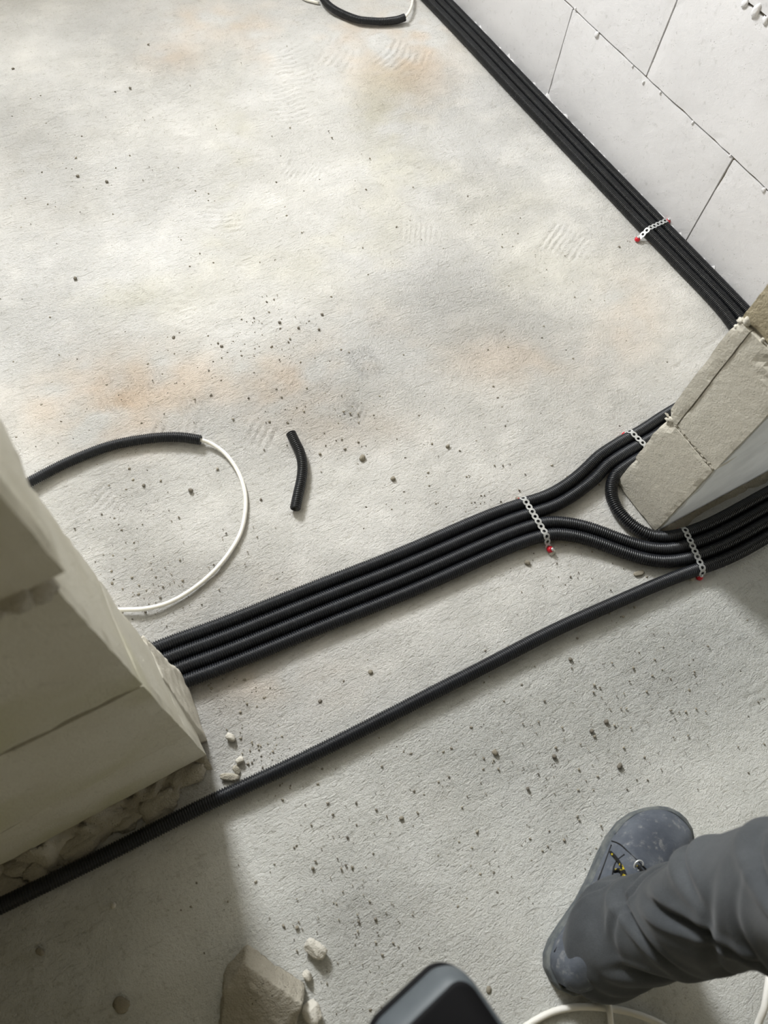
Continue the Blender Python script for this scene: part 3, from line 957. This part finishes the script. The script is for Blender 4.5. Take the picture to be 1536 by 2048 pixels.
# the broken block corner at the bottom edge, built from its own outline
def big_chunk():
    zt_ = 0.055
    top = [at(490, 1929, zt_), at(606, 2007, zt_), at(586, 2062, zt_), at(520, 2120, zt_), at(440, 2090, zt_), at(447, 1976, zt_)]
    ctr = sum(top) / len(top)
    bm = bmesh.new()
    vs = []
    zs = [.060, .058, .030, .016, .014, .048]
    for p, z_ in zip(top, zs):
        q = p * 1.0
        q[:2] *= (HC - z_) / (HC - zt_)
        vs.append(bm.verts.new((q[0], q[1], z_)))
        far = 1.0 if z_ > .04 else .4
        vs.append(bm.verts.new((q[0] + (q[0] - ctr[0]) * .06 + .006 * far, q[1] + (q[1] - ctr[1]) * .06 + .016 * far, -0.002)))
    bmesh.ops.convex_hull(bm, input=vs)
    bmesh.ops.triangulate(bm, faces=bm.faces[:])
    for _ in range(4):
        bmesh.ops.subdivide_edges(bm, edges=[e for e in bm.edges if e.calc_length() > .007], cuts=1, use_grid_fill=True)
    bmesh.ops.triangulate(bm, faces=bm.faces[:])
    for _ in range(1):
        bmesh.ops.smooth_vert(bm, verts=bm.verts[:], factor=.5, use_axis_x=True, use_axis_y=True, use_axis_z=True)
    V = np.array([v.co[:] for v in bm.verts]); bm.normal_update()
    N = np.array([v.normal[:] for v in bm.verts])
    V += N * (0.0012 * vnoise(V, 60, 5) + 0.0012 * vnoise(V, 170, 6))[:, None]
    V[:, 2] = np.maximum(V[:, 2], -.002)
    for v, c in zip(bm.verts, V): v.co = c
    me = bpy.data.meshes.new('concrete_chunk'); bm.to_mesh(me); bm.free()
    me.polygons.foreach_set('use_smooth', [True] * len(me.polygons))
    tag(link('concrete_chunk', me, M['chunk']), 'large broken slab of porous concrete at the bottom edge', 'rubble')
big_chunk()
rubble('concrete_lump', at(631, 1898, .01), (.0105, .017, .010), 11, M['flake'], 'pale crumbly oblong lump standing above the broken concrete slab', 'rubble', rot=.55)
rubble('concrete_lump', at(615, 1951, .006), (.0058, .0075, .006), 12, M['flake'], 'small pale stone between the oblong lump and the concrete slab', 'rubble', rot=.3, sub=3)
rubble('concrete_lump', at(624, 2026, .01), (.013, .015, .013), 13, M['flake'], 'rounded pale lump touching the right end of the concrete slab', 'rubble', rot=.2)
rubble('concrete_lump', at(461, 1474, .006), (.0055, .0085, .006), 14, M['flake'], 'small pale stone beside the left jamb, farthest from the single conduit', 'rubble', rot=.6, sub=3)
rubble('concrete_lump', at(479, 1520, .005), (.0068, .0055, .0055), 15, M['flake'], 'round pale stone beside the left jamb, above the flakes', 'rubble', rot=.1, sub=3)
rubble('mortar_flake', at(459, 1554, .004), (.015, .006, .0035), 16, M['mortar'], 'flat mortar flake touching the single conduit by the left jamb', 'rubble', rot=-.6, sub=3, tilt=(.3, .1))
rubble('mortar_flake', at(473, 1540, .004), (.005, .008, .003), 17, M['mortar'], 'upright mortar sliver next to the flat flake by the left jamb', 'rubble', rot=.2, sub=3, tilt=(.4, .2))
rubble('chip', at(1105, 1103, .003), (.008, .0045, .003), 18, M['flake'], 'pale chip under the near pin of the doorway strap', 'chip', rot=.5, sub=3, tilt=(.3, 0))
rubble('chip', at(1035, 996, .003), (.004, .004, .003), 181, M['pebble'], 'tiny grey chip beside the far pin of the doorway strap', 'chip', rot=.5, sub=2)
rubble('chip', at(1386, 1156, .003), (.006, .004, .003), 19, M['flake'], 'pale chip beside the near pin of the strap at right', 'chip', rot=.3, sub=3)
rubble('chip', at(1279, 1146, .003), (.011, .005, .003), 21, M['pebble'], 'flat grey chip between the curved conduits and the single conduit', 'chip', rot=-.2, sub=3)
rubble('chip', at(242, 2010, .003), (.009, .012, .004), 22, M['pebble'], 'three-cornered stone chip lying in the shade at lower left', 'chip', rot=.6, sub=3)
rubble('chip', at(80, 1904, .003), (.004, .007, .004), 23, M['pebble'], 'small chip in the shade below the single conduit at left', 'chip', rot=.6, sub=3)
rubble('chip', at(226, 1811, .003), (.004, .004, .003), 24, M['flake'], 'tiny pale chip on the shaded floor below the single conduit', 'chip', sub=2)
PEB = [(725, 916, 8, 'p', 'brownish stone right of the conduit offcut'), (786, 957, 7, 'p', 'round stone right of and below the brownish stone'), (896, 892, 6, 'p', 'pale stone alone near the middle of the floor'),
       (381, 980, 6, 'd', 'dark stone inside the left cable loop'), (150, 556, 5, 'd', 'dark stone on the upper left floor'), (644, 628, 4, 'd', 'dark stone above the centre, topmost of its scatter'),
       (559, 644, 4.5, 'd', 'dark stone at the left end of the centre scatter'), (638, 658, 3.5, 'd', 'dark stone below the topmost of the centre scatter'), (597, 655, 3.5, 'd', 'dark stone in the middle of the centre scatter'),
       (347, 674, 4.5, 'd', 'dark stone above the pink dust patch at left'), (443, 692, 4.5, 'd', 'dark stone right of the pink dust patch, lower of a pair'), (436, 686, 3.5, 'd', 'dark stone right of the pink dust patch, upper of a pair'),
       (990, 1505, 6, 'p', 'grey stone on the near floor above its empty middle'), (1109, 1513, 5, 'd', 'dark stone on the near floor, left of the upright dark one'), (1240, 1532, 6, 'd', 'upright dark stone above the boot toe'),
       (1213, 1443, 5, 'd', 'dark stone under the boot prints of the near floor, upper of two'), (1184, 1462, 5, 'd', 'dark stone under the boot prints of the near floor, lower of two'), (1141, 1318, 4.5, 'd', 'small stone just below the single conduit at right'),
       (1056, 1577, 4, 'd', 'small dark stone left of and above the boot toe'), (803, 1636, 4, 'p', 'small stone in the middle of the near floor'), (741, 1344, 5, 'p', 'pale stone between the bundle and the single conduit'),
       (640, 1402, 4, 'd', 'dark stone just above the single conduit'), (977, 1979, 5, 'p', 'small round stone right of the black tool end'), (594, 1855, 4, 'p', 'thin upright stone above the oblong lump'),
       (213, 362, 5, 'd', 'dark stone at upper left, lower right of its group'), (155, 351, 5, 'd', 'dark stone at upper left, lower left of its group'), (26, 137, 5, 'd', 'dark stone near the top left corner'),
       (260, 175, 4, 'd', 'dark sliver stone near the top, right of the corner'), (1239, 493, 4, 'd', 'dark stone left of the strap by the white wall'), (1030, 1093, 5, 'p', 'stone just below the four conduits near the strap'),
       (640, 907, 3.5, 'p', 'small stone right of the conduit offcut'), (287, 970, 3.5, 'd', 'small dark stone under the left conduit end'), (1055, 1125, 6, 'p', 'dusty crumb below the doorway strap')]
for i, (u, v, sz, kk, lb) in enumerate(PEB):
    q = sz * 0.00075
    rubble('pebble', at(u, v, q * .5), (q, q * random.uniform(.75, 1.3), q * .8), 500 + i, M['pebble'] if kk == 'p' else M['dark_pebble'], lb, 'pebble', rot=random.uniform(0, 3), sub=2, amp=.12)

def grit():
    r = np.random.RandomState(5)
    bm = bmesh.new(); bmesh.ops.create_icosphere(bm, subdivisions=1, radius=1.0)
    V0 = np.array([v.co[:] for v in bm.verts]); F0 = np.array([[v.index for v in f.verts] for f in bm.faces]); bm.free()
    CL = [(420, 700, 110, 45, 70), (560, 660, 70, 40, 40), (330, 1190, 110, 70, 90), (420, 1430, 70, 110, 130), (1190, 1470, 110, 60, 40), (200, 900, 120, 120, 60), (700, 840, 150, 60, 70),
          (900, 1020, 150, 60, 50), (80, 330, 110, 110, 60), (700, 1860, 90, 90, 80), (1000, 1520, 240, 120, 110), (1300, 1350, 150, 100, 80), (520, 440, 120, 90, 40), (1000, 560, 170, 120, 60),
          (480, 1520, 60, 40, 60), (1200, 1130, 80, 40, 30), (950, 1090, 120, 40, 40), (630, 960, 300, 200, 130), (760, 1650, 260, 160, 110), (600, 300, 420, 260, 130), (1100, 1700, 160, 160, 60), (90, 1200, 60, 80, 0), (240, 1120, 60, 80, 50)]
    VV, FF, MI = [], [], []
    n = 0
    for (u, v, a, b, c) in CL:
        for _ in range(c):
            p = at(u + r.normal() * a, v + r.normal() * b)
            if p[0] > XR - .1 or p[1] > 2.45 or p[1] < -.53 or p[0] < -.55: continue
            if XP - .03 < p[0] and p[1] < .4 and p[1] > .02: continue
            if p[0] < XJ + .04 and .10 < p[1] < .40: continue
            q = 0.0009 + 0.0016 * r.uniform() ** 2.5
            V = V0 * (1 + .25 * r.normal(size=(len(V0), 1))) * q * np.array([1, 1.2, .8])
            a_ = r.uniform(0, 6.28); ca, sa = math.cos(a_), math.sin(a_)
            V = V @ np.array([[ca, -sa, 0], [sa, ca, 0], [0, 0, 1]])
            VV.append(V + p + np.array([0, 0, q * .25 - .0008])); FF.append(F0 + n); n += len(V0)
            MI += [int(r.uniform() < .25)] * len(F0)
    me = mesh('grit', np.vstack(VV), np.vstack(FF), True)
    o = link('grit', me, [M['pebble'], M['dark_pebble']])
    me.polygons.foreach_set('material_index', MI)
    tag(o, 'fine grit and crumbs scattered over the dusty floor', 'grit', kind='stuff')
grit()

# ------------------------------------------------------------------ person: boot and trouser leg standing at the lower right
person = empty('person', tuple(at(1225, 1800)), 'person in dark grey work trousers and a dusty blue-grey boot at lower right', 'person')
PO = np.array(person.location)
heel = at(1116, 1968, .02); toe = at(1352, 1628, .03)
ax = (toe - heel); ax[2] = 0
FL = np.linalg.norm(ax); ax /= FL
ay = np.array([-ax[1], ax[0], 0])          # to the left of the foot
def foot(x, y, z): return heel * np.array([1, 1, 0]) + ax * x * FL + ay * y + np.array([0, 0, z]) - PO
ST = np.array([0, .02, .06, .12, .22, .34, .46, .58, .68, .78, .86, .92, .96, .985, 1.0])
HW = np.array([.004, .022, .033, .0385, .0395, .0385, .041, .047, .0515, .0525, .0490, .0410, .0310, .0200, .004])
CY = np.array([0, 0, 0, 0, .000, .001, .003, .005, .005, .003, -.001, -.004, -.006, -.007, -.007])
HT = np.array([.060, .078, .092, .112, .125, .123, .112, .090, .076, .068, .064, .059, .052, .044, .030])
def interp(x, A): return np.interp(x, ST, A)
def boot_shell():
    xs = np.r_[np.linspace(0, .1, 9), np.linspace(.12, .85, 34), np.linspace(.87, 1, 12)]
    K = 28
    V = []
    for x in xs:
        hw, cy, ht = interp(x, HW), interp(x, CY), interp(x, HT)
        for j in range(K + 1):
            a = math.pi * j / K
            c, s_ = math.cos(a), math.sin(a)
            p = 0.72 if x > .55 else 0.62
            y = hw * math.copysign(abs(c) ** p, c)
            # instep ridge: narrower upwards before the toe
            z = .022 + (ht - .022) * abs(s_) ** (0.85)
            if x < .6:
                y *= 1 - .22 * abs(s_) ** 2 * (1 - x / .6) ** .3
            crease = .0022 * math.sin(x * 80) * math.exp(-((x - .66) / .05) ** 2) * s_
            V.append(foot(x, cy + y, z + crease))
    V = np.array(V)
    V += (0.0009 * vnoise(V, 30, 91))[:, None] * np.array([.3, .3, 1])
    n = len(xs)
    i = (np.arange(n - 1)[:, None] * (K + 1) + np.arange(K)[None]).ravel()
    Q = np.stack([i, i + K + 1, i + K + 2, i + 1], 1)
    return mesh_quads('boot', V, Q[:, ::-1])
boot = link('boot', boot_shell(), M['leather'], person)
boot['label'] = 'dusty blue-grey leather boot'
def outline(off, n=90):
    t = np.linspace(0, 1, n)
    xs = .5 - .5 * np.cos(np.pi * t)
    hw = interp(xs, HW) ; cy = interp(xs, CY)
    L = [(x, c + h + off) for x, h, c in zip(xs, hw, cy)]
    Rr = [(x, c - h - off) for x, h, c in zip(xs[::-1], hw[::-1], cy[::-1])]
    return L + Rr
def sole_mesh():
    lay = [(.002, .0), (.0036, .004), (.0036, .012), (.0030, .013), (.0036, .014), (.0036, .024), (.0022, .0285), (-.002, .0295)]
    V, Q = [], []
    N = 180
    for off, z in lay:
        for (x, y) in outline(off):
            ex = off / FL * (1 if x > .5 else -1) * abs(2 * x - 1) ** 6
            lift = .012 * max(0, (x - .8) / .2) ** 2
            V.append(foot(x + ex, y, z + lift))
    for i in range(len(lay) - 1):
        for j in range(N):
            Q.append((i * N + j, i * N + (j + 1) % N, (i + 1) * N + (j + 1) % N, (i + 1) * N + j))
    Fc = [q[::-1] for q in Q] + [tuple(range(N))]
    return mesh('sole', V, Fc, True)
link('sole', sole_mesh(), M['sole'], boot)
# seam piping along the vamp and the quarter
def on_boot(x, a_deg, lift=.0008):
    a = math.radians(a_deg); hw, cy, ht = interp(x, HW), interp(x, CY), interp(x, HT)
    c, s_ = math.cos(a), math.sin(a)
    p = 0.72 if x > .55 else 0.62
    y = hw * math.copysign(abs(c) ** p, c)
    if x < .6: y *= 1 - .22 * abs(s_) ** 2 * (1 - x / .6) ** .3
    z = .022 + (ht - .022) * abs(s_) ** .85
    return foot(x, cy + y * 1.01, z + lift)
for pts in ([(.66, 10), (.655, 35), (.64, 60), (.63, 90), (.64, 120), (.655, 150), (.66, 172)], [(.22, 30), (.34, 38), (.46, 40), (.56, 38), (.62, 52)], [(.08, 12), (.22, 14), (.36, 16), (.5, 15), (.64, 14)]):
    cable('seam', catmull(np.array([on_boot(*p) for p in pts]), .004), .0011, M['dark_hole'], 8, boot, .004)
cable('seam', catmull(np.array([on_boot(x, d) for x, d in [(.70, 6), (.8, 7), (.88, 8), (.94, 12), (.97, 25), (.985, 60), (.985, 120), (.97, 155), (.94, 168), (.88, 172), (.8, 173), (.70, 174)]]), .004), .0010, M['sole'], 8, boot, .004)
# tongue strip, laces and lace hooks
cable('lace', catmull(np.array([on_boot(.60, 18, .006), on_boot(.585, 32, .006), on_boot(.56, 48, .006), on_boot(.535, 60, .006), on_boot(.50, 68, .006)]), .003), .0024, M['lace'], 10, boot, .003)
cable('lace', catmull(np.array([on_boot(.52, 40, .003), on_boot(.535, 46, .007), on_boot(.53, 54, .008), on_boot(.505, 56, .005), on_boot(.48, 52, .003)]), .003), .0022, M['lace'], 10, boot, .003)
for (x, d) in ((.615, 80), (.615, 100)):
    bm = bmesh.new()
    c0 = on_boot(x, d, .003)
    P = []
    for k in range(15):
        a = math.radians(-60 + 300 * k / 14)
        P.append(c0 + ax * .0075 * math.cos(a) + ay * .0055 * math.sin(a) + np.array([0, 0, .002 * math.cos(a)]))
    bm.free()
    h = cable('lace_hook', catmull(np.array(P), .002), .0013, M['steel'], 8, boot, .002)
    h['label'] = 'metal lace hook'
cable('lace', catmull(np.array([on_boot(.61, 78, .004), on_boot(.60, 90, .006), on_boot(.60, 105, .005), on_boot(.585, 122, .003)]), .003), .0022, M['lace'], 10, boot, .003)

# trouser leg
def trousers():
    C = [(1228, 1876, .034, .089, .070), (1230, 1875, .055, .090, .071), (1238, 1870, .085, .083, .069), (1262, 1864, .118, .070, .065), (1300, 1856, .16, .062, .062), (1345, 1844, .21, .061, .062), (1390, 1828, .27, .063, .064),
         (1440, 1812, .33, .065, .066), (1510, 1798, .40, .068, .068)]
    P = [at(u, v, z) for (u, v, z, _, _) in C]
    r1 = [c[3] for c in C]; r2 = [c[4] for c in C]
    last = P[-1]
    for dz, dx, dy, a in ((.10, .004, .002, .074), (.22, -.01, -.005, .082), (.36, -.02, -.02, .094), (.50, -.03, -.05, .098), (.62, -.03, -.07, .104)):
        P.append(last + np.array([dx, dy, dz])); r1.append(a); r2.append(a * .98)
    P = np.array(P)
    t0 = np.arange(len(P))
    K, n = 128, 190
    d = np.r_[0, np.cumsum(np.linalg.norm(np.diff(P, axis=0), axis=1))]
    path = resample(catmull(P, .004), .0043)
    dd = np.r_[0, np.cumsum(np.linalg.norm(np.diff(path, axis=0), axis=1))]
    R1 = np.interp(dd / dd[-1] * d[-1], d, r1); R2 = np.interp(dd / dd[-1] * d[-1], d, r2)
    th = np.linspace(0, 2 * np.pi, K, endpoint=False)
    s_ = dd[:, None]; T = th[None]
    hgt = path[:, 2][:, None]
    low = np.exp(-((hgt - .13) / .065) ** 2)          # stacked folds above the boot
    mid = np.exp(-((hgt - .33) / .10) ** 2)
    fold = low * (.0048 * np.sin(s_ * 120 + 1.6 * np.sin(T + .6) + .9 * np.sin(2 * T)) * (.35 + .65 * np.sin(T + 2.2)) + .0030 * np.sin(s_ * 70 - 2 * T + 1.0))
    fold += mid * (.0036 * np.sin(2 * T + s_ * 30 + 1.2 * np.sin(T)) + .0022 * np.sin(3 * T - s_ * 48 + .5))
    # crisp creases: narrow valleys running obliquely round the leg
    up_ = np.clip((hgt - .05) / .06, 0, 1)
    for k_, (f1, f2, ph, dp) in enumerate([(1, 26, .4, .0095), (2, -22, 2.0, .0080), (1, -34, 4.1, .0075), (2, 40, 1.1, .0055)]):
        q = np.sin(.5 * (f1 * T + s_ * f2 + ph + .7 * np.sin(T * 2 + k_)))
        ext = np.clip(.5 + .9 * np.sin(T * 1.0 + s_ * 9 + k_ * 1.9), 0, 1)
        fold -= dp * np.exp(-(q / .16) ** 2) * up_ * ext
        fold += dp * .5 * np.exp(-((np.abs(q) - .34) / .16) ** 2) * up_ * ext
    x1 = ax; y1 = ay
    rx = (R1[:, None] + fold); ry = (R2[:, None] + fold)
    V = path[:, None, :] + (rx * np.cos(T))[..., None] * x1 + (ry * np.sin(T))[..., None] * y1
    # hem: front rides up on the instep, back and sides hang lower
    hem = np.exp(-(hgt - .04) / .035)
    V[..., 2] += (hem * (.044 * (0.5 + .5 * np.cos(T)) ** 1.5 - .010 * (0.5 - .5 * np.cos(T))))
    V[..., 2] = np.maximum(V[..., 2], .006)
    V = V - PO
    n = len(path)
    # inner lining ring so that the hem has thickness
    inner = V[0] + (path[0] - PO - V[0]) * .06 + np.array([0, 0, .004])
    inner2 = V[6] + (path[6] - PO - V[6]) * .10
    capc = V[-1].mean(0)
    VV = np.vstack([inner2, inner, V.reshape(-1, 3), np.repeat(capc[None], K, 0)])
    m = len(VV) // K
    i = np.arange(m - 1)[:, None] * K; j = np.arange(K)[None]; j2 = (j + 1) % K
    Q = np.stack([i + j, i + j2, i + K + j2, i + K + j], -1).reshape(-1, 4)
    return mesh_quads('trousers', VV, Q)
tr = link('trousers', trousers(), M['cloth'], person)
tr['label'] = 'dark grey creased trouser leg'

# ------------------------------------------------------------------ dark tool end held into view at the bottom edge
def tool():
    zt_ = .62
    # top face corner points in the photograph
    c0 = at(928, 1936, zt_); ca = at(993, 2030, zt_); cb = at(816, 2022, zt_)
    u = ca - c0; u /= np.linalg.norm(u)                  # along the body, out of the frame
    v0 = cb - c0; v0 -= u * (v0 @ u); v0 /= np.linalg.norm(v0)   # across
    W = .078; Lb = .30; Hh = .055
    root = empty('power_tool', tuple(c0 + u * .15), 'dark grey and black rounded tool end reaching in at the bottom edge', 'tool')
    O = np.array(root.location)
    ctr = c0 + v0 * W / 2
    def rr(inset, rad, n=10):
        pts = []
        hw = W / 2 - inset
        for (cu, cv, a0) in ((Lb, hw - rad, 0), (rad + inset, hw - rad, 90), (rad + inset, -hw + rad, 180), (Lb, -hw + rad, 270)):
            for k in range(n + 1):
                a = math.radians(a0 + 90 * k / n)
                pts.append((cu + rad * math.cos(a), cv + rad * math.sin(a)))
        return pts
    down = np.array([0, 0, -1.0])
    lean = -u * .012 + v0 * .011
    def prism(name, lay, mat, par):
        V, Fc = [], []
        for inset, rad, z in lay:
            for (a, b) in rr(inset, rad):
                V.append(ctr + u * a + v0 * b + down * z + lean * (z / .05) - O)
        N = len(V) // len(lay)
        for i in range(len(lay) - 1):
            for j in range(N):
                Fc.append((i * N + j, i * N + (j + 1) % N, (i + 1) * N + (j + 1) % N, (i + 1) * N + j))
        Fc.append(tuple(range(N))[::-1]); Fc.append(tuple(range((len(lay) - 1) * N, len(lay) * N)))
        return link(name, mesh(name, V, [f[::-1] for f in Fc], True), mat, par)
    prism('body', [(.003, .016, .0), (.000, .018, .002), (-.003, .020, .009), (-.005, .020, .020), (-.003, .020, .032), (.002, .018, .036)], M['tool_grey'], root)
    p = prism('top_panel', [(.0042, .012, -.0022), (.0026, .013, -.0012), (.002, .013, .003)], M['tool_black'], root)
    p['label'] = 'matt black top panel'
    prism('bumper', [(-.004, .021, .027), (-.006, .022, .028), (-.006, .022, .032), (-.003, .021, .034)], M['tool_black'], root)
tool()
